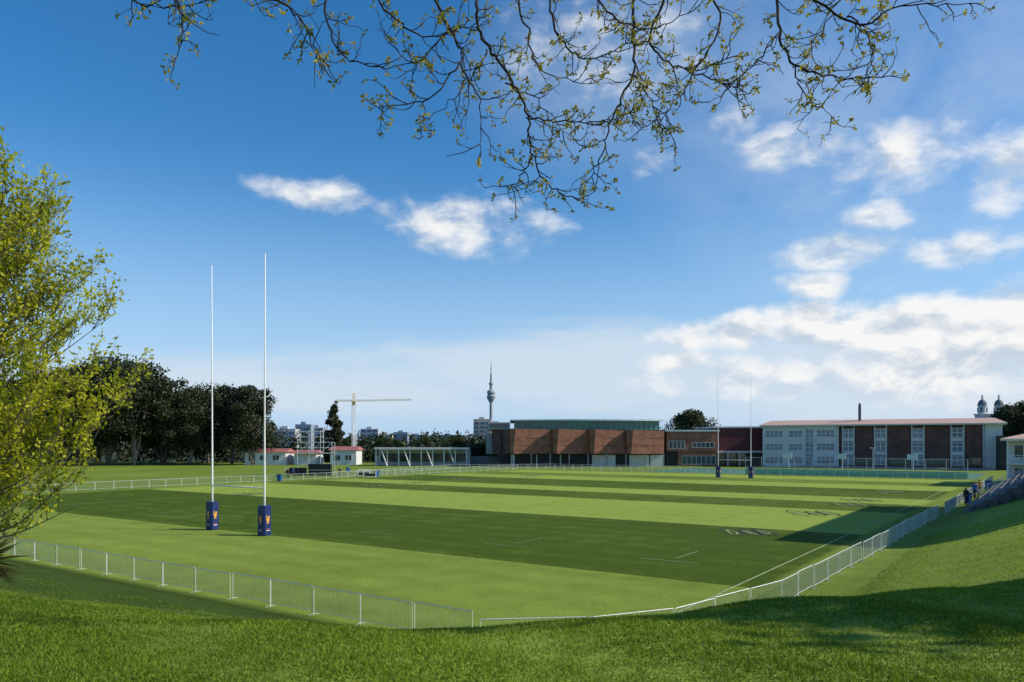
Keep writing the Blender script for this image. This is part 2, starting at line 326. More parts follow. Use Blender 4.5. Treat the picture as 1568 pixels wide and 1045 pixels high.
# grass blades on the bank
def blades(n,D0,D1):
    D=np.exp(rng.uniform(math.log(D0),math.log(D1),n)); r=rng.uniform(-.76,.76,n); x=r*D; y=D
    u=(x+18)*.575+(y-49.9)*.818; v=(x+18)*.818-(y-49.9)*.575
    k=((u<-16.5)|(v>37.4)); x,y,D,u,v=x[k],y[k],D[k],u[k],v[k]
    ro=(u>-22.5)&(v<30)&(u<-14)  # left slope with painted shade: fewer and darker blades
    k=~(ro&(rng.random(len(x))<.8)); x,y,D,u,v,ro=x[k],y[k],D[k],u[k],v[k],ro[k]
    clump=np.sin(x*3.1+2*np.sin(y*2.3))*np.sin(y*2.7+x)
    k=rng.random(len(x))<.85+.15*clump; x,y,D,clump,u,v,ro=x[k],y[k],D[k],clump[k],u[k],v[k],ro[k]
    m=len(x); z=hgt(x,y)-.006
    h=(.016+.022*rng.random(m)+.003*clump)*(1+.010*D); wd=.0026+.0008*D
    a=rng.uniform(0,2*np.pi,m); ln=rng.uniform(.2,1.2,m)*h; b=rng.uniform(0,2*np.pi,m)
    P=np.stack([x,y,z],1); e=np.stack([np.cos(a),np.sin(a),0*a],1)*wd[:,None]
    T=P+np.stack([np.cos(b)*ln,np.sin(b)*ln,h],1)
    rn=rng.random(m)+np.where((v>38)&(D>13),.9,0)-np.where(ro,.5,0)  # blade tint paints sunlight on the right bank, shade on the left slope
    return np.stack([P-e,P+e,T],1).reshape(-1,3),rn
V1,R1=blades(500000,4.2,48)
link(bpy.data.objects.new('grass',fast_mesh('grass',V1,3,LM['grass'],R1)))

# ---------------------------------------------------------------- pitch lines and painted logos
mb=MB()
def strip(u0,v0,u1,v1,wd=.09,z=.004):
    du,dv=u1-u0,v1-v0; l=math.hypot(du,dv); nu,nv=-dv/l*wd/2,du/l*wd/2
    mb.poly([uvp(u0+nu,v0+nv,z),uvp(u0-nu,v0-nv,z),uvp(u1-nu,v1-nv,z),uvp(u1+nu,v1+nv,z)])
strip(-13,33,107,33,.08); strip(-13,-33,107,-33,.11)
for u_ in (22,75,48.5): strip(u_,-32.9,u_,32.9,.06,.008)
for u_ in (38.5,58.5):
    for k in range(-6,7): strip(u_,k*5-1,u_,k*5+1,.08,.008)
for u_ in (5,92):
    for k in (-28,-18,-8,8,18,28): strip(u_,k-1.6,u_,k+1.6,.06,.008)
for v_ in (-28,-18,18,28):
    for u_ in (6,26,36,46,56,66,88): strip(u_,v_,u_+3,v_,.06,.012)
mb.build('pitch_line_markings',M['line'])
def logo(px_,py_,sx=1.6,sy=2.9):
    D=5.85*F/(py_-679); c=Vector(((px_-784)/F*D,D,0)); e=empty('painted_pitch_logo',c)
    k=MB(); q=MB()
    def outline(pts,w,z,b):
        n=len(pts)
        for i in range(n):
            a=Vector(pts[i]); c_=Vector(pts[(i+1)%n]); d=(c_-a).normalized(); nn=Vector((-d.y,d.x))*w/2; a=a-d*w*.3; c_=c_+d*w*.3
            b.poly([(a+nn).to_3d()+Vector((0,0,z+i*.0006)),(a-nn).to_3d()+Vector((0,0,z+i*.0006)),(c_-nn).to_3d()+Vector((0,0,z+i*.0006)),(c_+nn).to_3d()+Vector((0,0,z+i*.0006))])
    def P(l): return [(x*sx,y*sy) for x,y in l]
    outline(P([(-1,-.5),(-.75,-.75),(-.35,-.5),(-.2,-.1),(-.3,.5),(-.6,.8),(-.9,.4)]),.16,.006,k)
    outline(P([(-.15,-.6),(.1,-.8),(.35,-.55),(.3,.2),(.1,.55),(-.1,.3)]),.16,.012,k)
    outline(P([(.45,-.5),(.8,-.75),(1.05,-.3),(.95,.35),(.7,.7),(.45,.3)]),.16,.018,k)
    outline(P([(-.8,-.35),(-.6,-.5),(-.42,-.1),(-.6,.45)]),.1,.024,q); outline(P([(-.02,-.5),(.18,-.5),(.15,.2),(0,.25)]),.1,.028,q); outline(P([(.6,-.45),(.85,-.3),(.8,.3),(.62,.3)]),.1,.032,q)
    k.build('outline',M['logo_k'],e); q.build('lettering',M['logo_w'],e)
for a in ((1142,815),(1242,786,1.8,3.0),(1300,773),(1316,766),(1360,753),(570,744),(638,739),(375,757),(705,733),(810,729)): logo(*a)

# ---------------------------------------------------------------- crowd barriers
def barrier(name,pts,h=.98,pitch=.125,thick=1.0):
    mb=MB(); P=[Vector((p[0],p[1],float(hgt(p[0],p[1])))) for p in pts]
    for a,b in zip(P[:-1],P[1:]):
        d=b-a; l=d.length; d=d/l; perp=Vector((-d.y,d.x,0)); npan=max(1,round(l/2.3)); pl=l/npan
        for i in range(npan):
            jit=perp*random.uniform(-.05,.05)
            o=a+d*(i*pl+.03)+jit; e_=a+d*((i+1)*pl-.03)+jit
            o.z=float(hgt(o.x,o.y)); e_.z=float(hgt(e_.x,e_.y)); zz=Vector((0,0,1))
            tl=random.uniform(-.02,.02)
            for z_,r in ((h+tl,.016),(.16,.012)): mb.tube([o+zz*z_,e_+zz*z_],r*thick,4)
            for q in (o,e_):
                mb.tube([q+zz*.0,q+zz*(h+tl)],.013*thick,4)
            q=o; mb.tube([q+zz*.02-perp*.22,q+zz*.06,q+zz*.02+perp*.22],.010*thick,4)
            k=int(pl/pitch)
            for j in range(1,k):
                q=o.lerp(e_,j/k); mb.tube([q+zz*.16,q+zz*(h+tl)],.0078*thick,3)
    return mb.build(name,M['steel'])
def U2(l): return [tuple(uvp(u_,v_))[:2] for u_,v_ in l]
barrier('crowd_barrier',U2([(-13.2,-16),(-13.2,29.9)]))
barrier('crowd_barrier',U2([(-13.8,30.6),(-11.8,32.9),(-9.3,34.4),(-2.9,35.7),(10,36),(38,36.4)]))
barrier('crowd_barrier',U2([(41,36.6),(104,36.8)]))
barrier('crowd_barrier',U2([(-13,-53.5),(110,-53.5)]),1.0,.16,1.3)
barrier('crowd_barrier',U2([(110,-53),(110,36)]),1.0,.2,1.3)
barrier('crowd_barrier',[(-30,128),(-14,172),(10,178),(40,160)],1.0,.28,1.3)

# ---------------------------------------------------------------- goal posts
def goal(u0):
    e=empty('rugby_goal_posts',uvp(u0,0)); ang=math.atan2(-.575,.818); e.rotation_euler=(0,0,ang)
    mb=MB()
    for s_ in (-1,1):
        mb.tube([(s_*2.8,0,0),(s_*2.8,0,3.2),(s_*2.82,0,9),(s_*2.87,0,17.9)],[.065,.065,.045,.03],10)
    mb.build('uprights',M['white'],e,True)
    mb=MB(); mb.tube([(-2.75,0,3.0),(2.75,0,3.0)],.045,8); mb.build('crossbar',M['white'],e,True)
    for s_ in (-1,1):
        p=MB(); cx=s_*2.8; w2,t2,c=.36,.30,.08
        oct_=[(-w2+c,-t2),(w2-c,-t2),(w2,-t2+c),(w2,t2-c),(w2-c,t2),(-w2+c,t2),(-w2,t2-c),(-w2,-t2+c)]
        p.hexa([(cx+x,y,.02) for x,y in oct_],[(cx+x*.98,y*.98,1.9) for x,y in oct_])
        p.build('post_pad',M['blue'],e)
        lion=[(-.13,.0),(-.05,.03),(-.02,.2),(.03,.02),(.1,.0),(.06,.08),(.09,.3),(.17,.34),(.16,.42),(.06,.40),(.1,.5),(.17,.58),(.12,.68),(.02,.7),(-.05,.62),(-.06,.5),(-.12,.45),(-.16,.6),(-.1,.72),(-.15,.76),(-.21,.6),(-.17,.38),(-.1,.28)]
        lion=[(x*.8,z*.75+.12) for x,z in lion]
        for nm,tf in (('crest_front',lambda x,z:(cx+x,-t2-.006,.62+z)),('crest_back',lambda x,z:(cx-x,t2+.006,.62+z)),('crest_right',lambda x,z:(cx+w2+.006,x,.62+z)),('crest_left',lambda x,z:(cx-w2-.006,-x,.62+z))):
            p=MB(); p.poly([tf(x,z) for x,z in lion],0)
            p.poly([tf(x,z) for x,z in ((-.14,-.3),(.14,-.3),(.14,-.26),(-.14,-.26))],2)
            p.poly([tf(x,z) for x,z in ((-.10,-.2),(.10,-.2),(.10,-.15),(-.10,-.15))],1)
            p.build(nm,[M['gold'],M['red'],M['white']],e)
goal(0); goal(97)

# ---------------------------------------------------------------- trees
def tree_big(name,base,top,crown_c,crown_r,nl,leafm,barkm,lsize,seed,sec=9,twigs=5,cl=9,sec_len=1.6,twig_len=.7,r0=.22,upb=.6,leafspread=.12):
    random.seed(seed); e=empty(name,base); mb=MB(); LP=[]
    base=Vector((0,0,0)); top=Vector(top); cc=Vector(crown_c); cr_=Vector(crown_r)
    tr=curve([base,top*.33+Vector((.1,.05,0)),top*.66-Vector((.08,0,0)),top],5)
    mb.tube(tr,[r0*(1-.85*i/(len(tr)-1)) for i in range(len(tr))],8)
    for i in range(nl):
        t=.14+.82*(i/nl); st=tr[int(t*(len(tr)-1))]
        a=i*2.4+random.uniform(-.4,.4)
        ph=-.62+1.9*(i/nl)**.95+random.uniform(-.15,.15); rr=random.uniform(.70,1.0)
        en=cc+Vector((cr_.x*math.cos(a)*math.cos(ph)*rr,cr_.y*math.sin(a)*math.cos(ph)*rr,cr_.z*math.sin(ph)*rr))
        if en.z<st.z+.5: st=tr[max(1,int(.12*(len(tr)-1)))]
        mid=st.lerp(en,.5)+Vector((0,0,-.10*(en-st).length))
        lb=curve([st,mid+rv(.15),en],7); r1=r0*.24*(1-t*.5)
        mb.tube(lb,[max(.009,r1*(1-.9*k/(len(lb)-1))) for k in range(len(lb))],5)
        ld=(en-st).normalized()
        for s_ in range(sec):
            k=random.randint(3,len(lb)-1); p=lb[k]
            d=(ld*.5+rv(.5)+Vector((0,0,upb))).normalized(); ln=sec_len*random.uniform(.5,1.2)
            q=p+d*ln*.5+rv(.05); q2=q+(d+Vector((0,0,.25))+rv(.15)).normalized()*ln*.5
            mb.tube([p,q,q2],[.014,.009,.005],3)
            for tw in range(twigs):
                f=random.random(); o=p.lerp(q,f*2) if f<.5 else q.lerp(q2,f*2-1)
                d2=(d*.5+rv(.5)+Vector((0,0,upb*.7))).normalized(); tl=twig_len*random.uniform(.5,1.2)
                o2=o+d2*tl; mb.tube([o,o2],[.006,.003],3)
                for c_ in range(cl): LP.append(tuple(o.lerp(o2,random.uniform(.2,1.05))+rv(leafspread)))
    mb.build('trunk_and_limbs',barkm,e,True)
    link(bpy.data.objects.new('foliage',leaves_mesh(name+'_leaves',LP,lsize,leafm,.55,.3)),e); return e
bx,by=-17.0,22.0
tree_big('spring_leaf_tree',(bx,by,float(hgt(bx,by))-.1),(1.6,0,10.8),(1.5,0,5.9),(3.9,3.7,6.4),96,LM['spring'],M['bark'],.125,11,sec=11,twigs=6,cl=9,sec_len=1.5,twig_len=.5,upb=1.15,leafspread=.08)
tree_big('broadleaf_tree',(16.8,7.6,float(hgt(16.8,7.6))-.1),(0,0,10.6),(0,0,6.6),(3.4,2.2,4.8),44,LM['mid'],M['bark'],.26,12,sec=10,twigs=5,cl=8)
tree_big('broadleaf_tree',(22.5,7.4,float(hgt(22.5,7.4))-.1),(0,0,11.4),(0,0,7.6),(3.8,2.0,5.0),44,LM['mid'],M['bark'],.26,13,sec=10,twigs=5,cl=8)

def clump_tree_mesh(name,H,R,seed,leafm,lsize=.55,trunk_h=.3,ncl=46,per=130,barkm=None,conic=False,multi=2):
    random.seed(seed); mb=MB(); LP=[]
    rr=rng
    for t in range(multi):
        lean=Vector((random.uniform(-.18,.18)*H,random.uniform(-.1,.1)*H,H*.6))
        tr=curve([(0,0,0),lean*.4+rv(.3),lean],5); mb.tube(tr,[H*.020*(1-.7*i/(len(tr)-1)) for i in range(len(tr))],6)
        for j in range(5):
            st=tr[random.randint(3,len(tr)-1)]; a=random.uniform(0,6.28)
            en=Vector((R*.6*math.cos(a),R*.6*math.sin(a),H*random.uniform(.45,.85))); 
            mb.tube(curve([st,st.lerp(en,.5)+rv(.3),en],3),[H*.007]*3+[H*.005]*3+[H*.002],4)
    for c_ in range(ncl):
        a=random.uniform(0,6.28); f=random.random()
        zf=trunk_h+(1-trunk_h)*f
        if conic: rad=R*(1-f)**.8*random.uniform(.3,1)
        else: rad=R*math.sqrt(max(.05,1-((f-.42)/.6)**2))*random.uniform(.2,1.0)
        c=np.array([rad*math.cos(a),rad*math.sin(a),zf*H*random.uniform(.93,1.0)])
        s_=R*random.uniform(.16,.33)*(.6 if conic else 1)
        p=rr.normal(size=(per,3)); p/=np.linalg.norm(p,axis=1)[:,None]; p*= (rr.random(per)**.4)[:,None]*s_*np.array([1.15,1.15,.72])
        LP.append(c+p)
    LP=np.concatenate(LP)
    me=leaves_mesh(name+'_leaves',LP,lsize,leafm,.75)
    return mb,me
def place(name,mbm,loc,sc,rz,barkm):
    mb,me=mbm; e=empty(name,loc,rz); e.scale=(sc[0],sc[0],sc[1])
    if not hasattr(mb,'me'):
        o=mb.build('trunk',barkm,e,True); mb.me=o.data
    else: link(bpy.data.objects.new('trunk',mb.me),e)
    link(bpy.data.objects.new('foliage',me),e)
var=[clump_tree_mesh('pohutukawa%d'%i,22,10,20+i,LM['dark'],.64,.24,92,140,multi=3) for i in range(4)]
for i,(x,yt,D) in enumerate([(-40,590,200),(25,582,215),(75,572,195),(120,566,215),(165,552,205),(205,554,200),(250,580,215),(290,600,205),(318,594,222),(355,592,212),(388,594,205),(-120,580,200)]):
    p=at(x,679,D); H=CAMZ+(679-yt)/F*D
    place('evergreen_tree',var[i%4],(p.x,p.y,0),(H/22*random.uniform(.85,.98),H/22*1.0),i*1.7,M['pbark'])
con=clump_tree_mesh('conifer',13,4.2,31,LM['dark'],.4,.08,90,110,conic=True,multi=1)
p=at(512,679,235); place('conifer_tree',con,(p.x,p.y,0),(1.25,(CAMZ+60/F*235)/13),0,M['pbark'])
rnd_=clump_tree_mesh('round',12,7.5,33,LM['mid'],.5,.2,90,130,multi=2)
p=at(1058,679,262); place('round_crowned_tree',rnd_,(p.x,p.y,0),(1.2,(CAMZ+48/F*262)/12),0,M['pbark'])
for x,yt,D in ((1545,624,330),(1575,618,330),(1600,630,320)):
    p=at(x,679,D); place('round_crowned_tree',rnd_,(p.x,p.y,0),(1.3,(CAMZ+(679-yt)/F*D)/12),x,M['pbark'])
for x,yt,D in ((700,668,215),(735,680,210),(590,672,300),(650,670,320),(30,672,240)):
    p=at(x,679,D); place('round_crowned_tree',rnd_,(p.x,p.y,0),(.62,(CAMZ+(679-yt)/F*D)/12),x,M['pbark'])
def treemass(name,segs,leafm,lsize,n,sp=3):
    LP=[]
    for (x0,y0,x1,y1,h0,h1,dep) in segs:
        L_=math.hypot(x1-x0,y1-y0); k=int(L_/sp)
        for i in range(k):
            t=(i+random.random())/k; c=np.array([x0+(x1-x0)*t,y0+(y1-y0)*t+random.uniform(-dep,dep),0])
            h=random.uniform(h0,h1)
            p=rng.normal(size=(n,3)); p/=np.linalg.norm(p,axis=1)[:,None]; p*=(rng.random(n)**.35)[:,None]
            p=p*np.array([2.6,2.2,h*.55])+np.array([0,0,h*.45]); LP.append(c+p)
    LP=np.concatenate(LP); LP=LP[LP[:,2]>0]
    link(bpy.data.objects.new(name,leaves_mesh(name,LP,lsize,leafm,.8)))
treemass('tree_line',[(-230,236,-62,232,6,11,5),(-62,238,-8,236,3,5.2,4)],LM['dark'],.85,150,1.7)
treemass('distant_tree_mass',[(-420,520,60,560,8,14,20),(-700,900,300,1000,14,24,40),(120,330,420,360,6,11,10),(-60,300,60,310,4,7,8)],LM['mid'],2.2,70)

# cabbage plant at left edge
random.seed(8)
fx,fy=-6.0,8.6; fz=float(hgt(fx,fy)); e=empty('cabbage_tree',(fx,fy,fz)); mb=MB()
mb.tube([(0,0,-.05),(.02,0,.2),(.0,0,.48)],[.11,.085,.07],9); mb.build('trunk',M['bark'],e,True)
mb=MB()
for i in range(170):
    a=random.uniform(0,6.28); ph=random.uniform(-1.0,1.45); l=random.uniform(.32,.55); d=Vector((math.cos(a)*math.cos(ph),math.sin(a)*math.cos(ph),math.sin(ph)))
    o=Vector((0,0,.5)); sd_=d.cross(Vector((0,0,1))).normalized()*.013; m_=o+d*l*.55; t_=o+d*l+Vector((0,0,-.1*l))
    mb.poly([o-sd_*.7,o+sd_*.7,m_+sd_,t_,m_-sd_])
mb.build('leaves',LM['spiky'],e)

# overhanging branches of the tree beside the camera
random.seed(14)
tx,ty=4.5,-3.4; tz=float(hgt(tx,ty))
e=empty('overhanging_budding_tree',(0,0,0)); mb=MB(); LP=[]
fork=Vector((tx-.3,ty+.4,9.0))
mb.tube(curve([(tx,ty,tz-.1),(tx+.1,ty,tz+2),fork],6),[.3]*4+[.26]*4+[.22]*5,10)
G=[[(735,-60,7),(738,20,6.8),(748,75,6.8),(775,130,6.6),(805,180,6.6),(815,235,6.5),(840,275,6.5),(885,312,6.4)],
 [(975,-45,7.2),(968,40,7.1),(962,110,7),(945,160,7),(925,215,6.9),(905,280,6.9)],
 [(1085,-40,7.5),(1100,40,7.4),(1060,110,7.3),(1030,150,7.2),(985,200,7.1)],
 [(1180,-50,7),(1192,50,6.9),(1215,100,6.8),(1265,120,6.7),(1350,123,6.6)],
 [(1200,-40,6.5),(1300,22,6.4),(1390,20,6.4),(1480,2,6.3)],
 [(640,-45,6.4),(690,40,6.3),(700,95,6.3),(650,150,6.2),(580,162,6.1)],
 [(500,-40,6.8),(500,40,6.8),(540,98,6.7),(610,112,6.6)],
 [(340,-35,6.2),(400,0,6.2),(450,20,6.1),(478,75,6.1),(500,108,6)],
 [(250,-40,6),(272,20,6),(270,78,5.9)],[(160,-50,6.3),(215,-5,6.3),(300,8,6.2)],
 [(560,-40,7.4),(600,30,7.3),(660,60,7.3),(720,45,7.2)],[(830,-45,6.5),(850,45,6.4),(900,85,6.4),(955,60,6.3)],
 [(1020,-45,6.2),(1000,60,6.2),(1040,100,6.1),(1110,90,6)],[(780,-40,7.6),(800,50,7.5),(830,100,7.4),(900,130,7.3)],[(1290,-45,7.3),(1270,10,7.2),(1240,70,7.1)],
 [(900,-45,7),(925,20,6.9),(990,45,6.8),(1060,30,6.7)]]
SB=[[(805,180,6.6),(860,182,6.6),(915,188,6.5),(965,165,6.5)],[(815,235,6.5),(795,262,6.5),(780,287,6.4)],[(1192,50,6.9),(1150,110,6.8),(1085,165,6.8)],
 [(1215,100,6.8),(1235,150,6.8),(1275,176,6.7)],[(700,95,6.3),(735,150,6.3),(748,225,6.2)],[(748,75,6.8),(700,120,6.8),(640,185,6.7)],[(962,110,7),(1000,150,7),(1010,190,7)],
 [(1060,110,7.3),(1100,140,7.2),(1135,135,7.1)],[(775,130,6.6),(830,150,6.7),(880,215,6.7)],[(690,40,6.3),(640,85,6.2),(600,75,6.2)],[(1300,22,6.4),(1330,60,6.4),(1320,125,6.3)]]
def bunch(c,n):
    for k in range(n): LP.append(tuple(c+rv(.010)))
def twig(p,d,l,r,lvl):
    n=4; pts=[p]; q=p
    for i in range(n):
        d=(d+rv(.25)+Vector((0,0,.10))).normalized(); q=q+d*l/n; pts.append(q)
    mb.tube(pts,[r*(1-.5*i/n) for i in range(n+1)],4)
    if lvl>0:
        for i in range(1,n+1):
            if random.random()<.68: twig(pts[i],(d+rv(.6)).normalized(),l*random.uniform(.25,.5),r*.62,lvl-1)
    if random.random()<(.6 if lvl else .62): bunch(pts[-1],random.randint(4,9))
for gi,gd in enumerate(G+SB):
    W=[at(*q)+rv(.03) for q in gd]
    if gi>=len(G): W[0]=at(*gd[0])
    cv=curve(W,7); cv=[c+rv(.012) for c in cv]; main=gi<len(G)
    r0=.012 if main else .008
    if gi in (0,1,3): r0=.016
    mb.tube(cv,[r0*(1-.70*i/(len(cv)-1)) for i in range(len(cv))],6)
    if main:
        s_=W[0]; md=fork.lerp(s_,.5)+Vector((0,0,1.0)); pr=curve([fork,md,s_],6)
        mb.tube(pr,[.08-.066*i/(len(pr)-1) for i in range(len(pr))],6)
    for i in range(2,len(cv)):
        dd=(cv[i]-cv[i-1]).normalized()
        if random.random()<.76:
            side=rv(1); side-=dd*side.dot(dd); side.normalize()
            twig(cv[i],(dd*.7+side*.8+Vector((0,0,-.1))).normalized(),random.uniform(.12,.34),.0050,1)
    twig(cv[-1],dd,.2,.005,1)
mb.build('limbs_and_twigs',M['dbark'],e,True)
link(bpy.data.objects.new('young_leaves',leaves_mesh('young_leaves',LP,.037,LM['bud'],.5,0,.2)),e)

# ---------------------------------------------------------------- buildings helpers
def window(mbf,mbg,x0,x1,z0,z1,y=0,nx=1,nz=1,fr=.09):
    mbg.box(x0,x1,y-.03,y+.02,z0,z1)
    mbf.box(x0-fr,x1+fr,y-.10,y-.035,z1,z1+fr); mbf.box(x0-fr,x1+fr,y-.14,y-.035,z0-fr,z0)
    for i in range(nx+1):
        x=x0+(x1-x0)*i/nx; mbf.box(x-fr/2,x+fr/2,y-.08,y-.032,z0,z1)
    for j in range(1,nz):
        z=z0+(z1-z0)*j/nz; mbf.box(x0,x1,y-.07,y-.033,z-fr/2,z+fr/2)
# --- brick gymnasium
e=empty('brick_gymnasium',(-4.9,190,0)); W_=MB()
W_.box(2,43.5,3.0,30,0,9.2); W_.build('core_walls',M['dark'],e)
p_=MB()
fx0=[4.4,15.1,24.3,33.6]; fx1=[15.1,24.3,33.6,43.2]
for i,(a,b) in enumerate(zip(fx0,fx1)):
    zt=9.5-.12*i; bot=[(a,-.2,3.2),(a+.9,-1.1,3.2),(b-.1,1.2,3.2),(b-.1,3,3.2),(a,3,3.2)]
    top=[(a-.1,-.5,zt),(a+1.3,-1.7,zt),(b-.1,.9,zt-.25),(b-.1,3,zt-.25),(a-.1,3,zt)]
    p_.hexa(bot,top)
p_.build('folded_brick_facade',M['brick'],e)
p_=MB()
for a,b in zip(fx0,fx1):
    for z in (5.2,7.1): p_.hexa([(a+1.02+.0*z,-1.28-.1*(z-5.2),z),(b-.12,1.08-.05*(z-5.2),z),(b-.12,1.2,z),(a+1.02,-1.0,z)],[(a+1.02,-1.30-.1*(z-5.2),z+.07),(b-.12,1.07-.05*(z-5.2),z+.07),(b-.12,1.2,z+.07),(a+1.02,-1.0,z+.07)])
p_.build('brick_course_shadow_gaps',M['dbrick'],e)
p_=MB(); p_.hexa([(-.2,8,3.2),(4.3,.2,3.2),(4.3,8,3.2)],[(-.5,8,9.4),(4.3,-.3,9.4),(4.3,8,9.4)]); p_.build('end_facade',M['dbrick'],e)
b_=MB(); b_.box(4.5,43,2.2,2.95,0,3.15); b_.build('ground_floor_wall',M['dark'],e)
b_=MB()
for a,b in ((25.1,31),(34.5,39.5),(39.8,43),(17,17.3),(11,11.3),(4.6,5.6)): b_.box(a,b,1.9,2.15,0,2.9)
b_.build('white_doors',M['cream'],e)
b_=MB()
for x in np.linspace(5,42.8,9): b_.box(x-.15,x+.15,-.1,.2,0,3.15)
b_.build('columns',M['conc'],e)
b_=MB(); r_=MB(); n=14; pa=[]; pr=[]
for i in range(n+1):
    t=i/n; x=5.5+37*t; y=1.2+3.5*(2*t-1)**2; pa.append((x,y)); pr.append((4.4+39.4*t,.2+3.8*(2*t-1)**2))
b_.hexa([(x,y,9.2) for x,y in pa]+[(42.5,26,9.2),(5.5,26,9.2)],[(x,y,11.5) for x,y in pa]+[(42.5,26,11.5),(5.5,26,11.5)])
b_.build('clerestory_glazing',M['teal'],e)
r_.hexa([(x,y,11.5) for x,y in pr]+[(43.8,27,11.5),(4.4,27,11.5)],[(x,y,11.85) for x,y in pr]+[(43.8,27,12.2),(4.4,27,12.2)])
r_.build('roof',M['roofw'],e)
b_=MB()
for i in range(29):
    t=i/28; x=5.5+37*t; y=1.2+3.5*(2*t-1)**2; b_.box(x-.05,x+.05,y-.12,y+.03,9.3,11.5)
b_.build('mullions',M['teal'],e)
b_=MB(); b_.box(-1.2,4.35,4,26,9.4,11.2); b_.box(-2,1.5,12,25,3,8.5); b_.build('west_wing',M['wgrey'],e)
b_=MB(); b_.box(-1.0,4.1,3.9,3.98,9.7,10.9); b_.build('west_windows',M['glass'],e)
# --- annex
e=empty('brick_annex',(39,192,0)); b_=MB(); b_.box(0,13,0,14,3.8,8.8); b_.box(3,13,.5,14,0,3.75); b_.build('walls',M['brick'],e)
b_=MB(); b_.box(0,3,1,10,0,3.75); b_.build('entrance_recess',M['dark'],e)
f_,g_=MB(),MB(); window(f_,g_,.6,4.6,4.6,6.4,0,4,1); window(f_,g_,6.5,12,4.8,6.0,0,5,1); window(f_,g_,4,12.5,.6,2.6,.5,7,1)
f_.build('window_frames',M['cream'],e); g_.build('window_glass',M['glass'],e)
b_=MB(); b_.box(-.3,13.3,-.4,14.3,8.82,9.2); b_.build('roof',M['roofw'],e)
e=empty('maroon_hall',(52.4,196,0)); b_=MB(); b_.box(0,13,0,20,3.9,9.8); b_.build('upper_wall',M['maroon'],e)
b_=MB(); b_.box(.2,12.8,1,20,0,3.85); b_.build('lower_glazing',M['glass'],e)
b_=MB(); b_.box(-.2,13.2,-.6,.3,3.4,3.88); [b_.box(x,x+.25,-.4,-.1,0,3.38) for x in (0,3,6,9,12.5)]; b_.build('walkway_posts',M['cream'],e)
b_=MB(); b_.box(-.3,13.3,-.3,20.3,9.82,10.2); b_.build('roof',M['cream'],e)

# --- classroom block
a=Vector((62.6,190,0)); b=Vector((107,166,0)); rz=math.atan2(b.y-a.y,b.x-a.x); Lb=(b-a).length
e=empty('school_classroom_block',a,rz)
w1=17.0
b_=MB(); b_.box(0,w1,0,12,0,10.0); b_.build('white_wing_walls',M['cream'],e)
b_=MB(); b_.box(w1+.01,Lb,.4,12,0,10.0); b_.build('brick_wing_walls',M['dbrick'],e)
f_,g_=MB(),MB()
for z in (1.0,4.2,7.4):
    window(f_,g_,.7,4.8,z,z+1.5,0,4,2); window(f_,g_,6.2,9.4,z,z+1.5,0,3,2); window(f_,g_,12.6,16.6,z,z+1.6,0,4,2)
for z in (.9,4.1,7.3):
    for c in (w1+2.6,w1+9.5,w1+17.2,w1+25.0,w1+31.2):
        window(f_,g_,c-1.0,c+1.0,z,z+1.9,.4,2,2)
window(f_,g_,10,11.9,.5,9.2,0,2,8)
f_.build('window_frames',M['white'],e); g_.build('window_glass',M['bglass'],e)
b_=MB()
for c in (w1+2.6,w1+9.5,w1+17.2,w1+25.0,w1+31.2):
    b_.box(c-1.35,c-1.12,.1,.38,0,9.9); b_.box(c+1.12,c+1.35,.1,.38,0,9.9); b_.box(c-1.1,c+1.1,.28,.385,3.1,3.9); b_.box(c-1.1,c+1.1,.28,.385,6.3,7.1)
b_.box(w1+.05,w1+.5,-.05,.38,0,9.95)
for z in (3.2,6.4): b_.box(0,w1,-.12,-.002,z,z+.25)
b_.box(Lb-3.2,Lb+.02,.15,.385,0,10); b_.build('pilasters_and_spandrels',M['cream'],e)
b_=MB()
for x0,x1 in ((w1+4.2,w1+7.9),(w1+11.2,w1+15.5),(w1+19,w1+23.2),(w1+27,w1+29.5)): b_.box(x0,x1,.36,.39,1.0,2.6)
b_.build('ground_floor_glazing',M['glass'],e)
b_=MB()
b_.hexa([(-.6,-1,10),(Lb+.8,-1,10),(Lb+.8,13,10),(-.6,13,10)],[(-.6,-1,10.3),(Lb+.8,-1,10.3),(Lb+.8,13,10.3),(-.6,13,10.3)]); b_.build('eaves',M['cream'],e)
b_=MB(); b_.hexa([(-.7,-1.1,10.31),(Lb+.9,-1.1,10.31),(Lb+.9,13.1,10.31),(-.7,13.1,10.31)],[(1,6,11.6),(Lb-1,6,11.6),(Lb-1,6.3,11.6),(1,6.3,11.6)]); b_.build('hipped_roof',M['pink'],e)
b_=MB(); b_.box(21.5,22.1,4,4.6,11,15); b_.lathe(21.8,4.3,[(.25,15),(.25,15.5)],8); b_.build('chimney',M['dsteel'],e)
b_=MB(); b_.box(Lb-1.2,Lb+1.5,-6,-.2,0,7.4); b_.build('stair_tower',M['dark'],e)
b_=MB(); b_.box(w1-9,Lb-2,-7,-1.3,0,.4); b_.build('plinth',M['conc'],e)

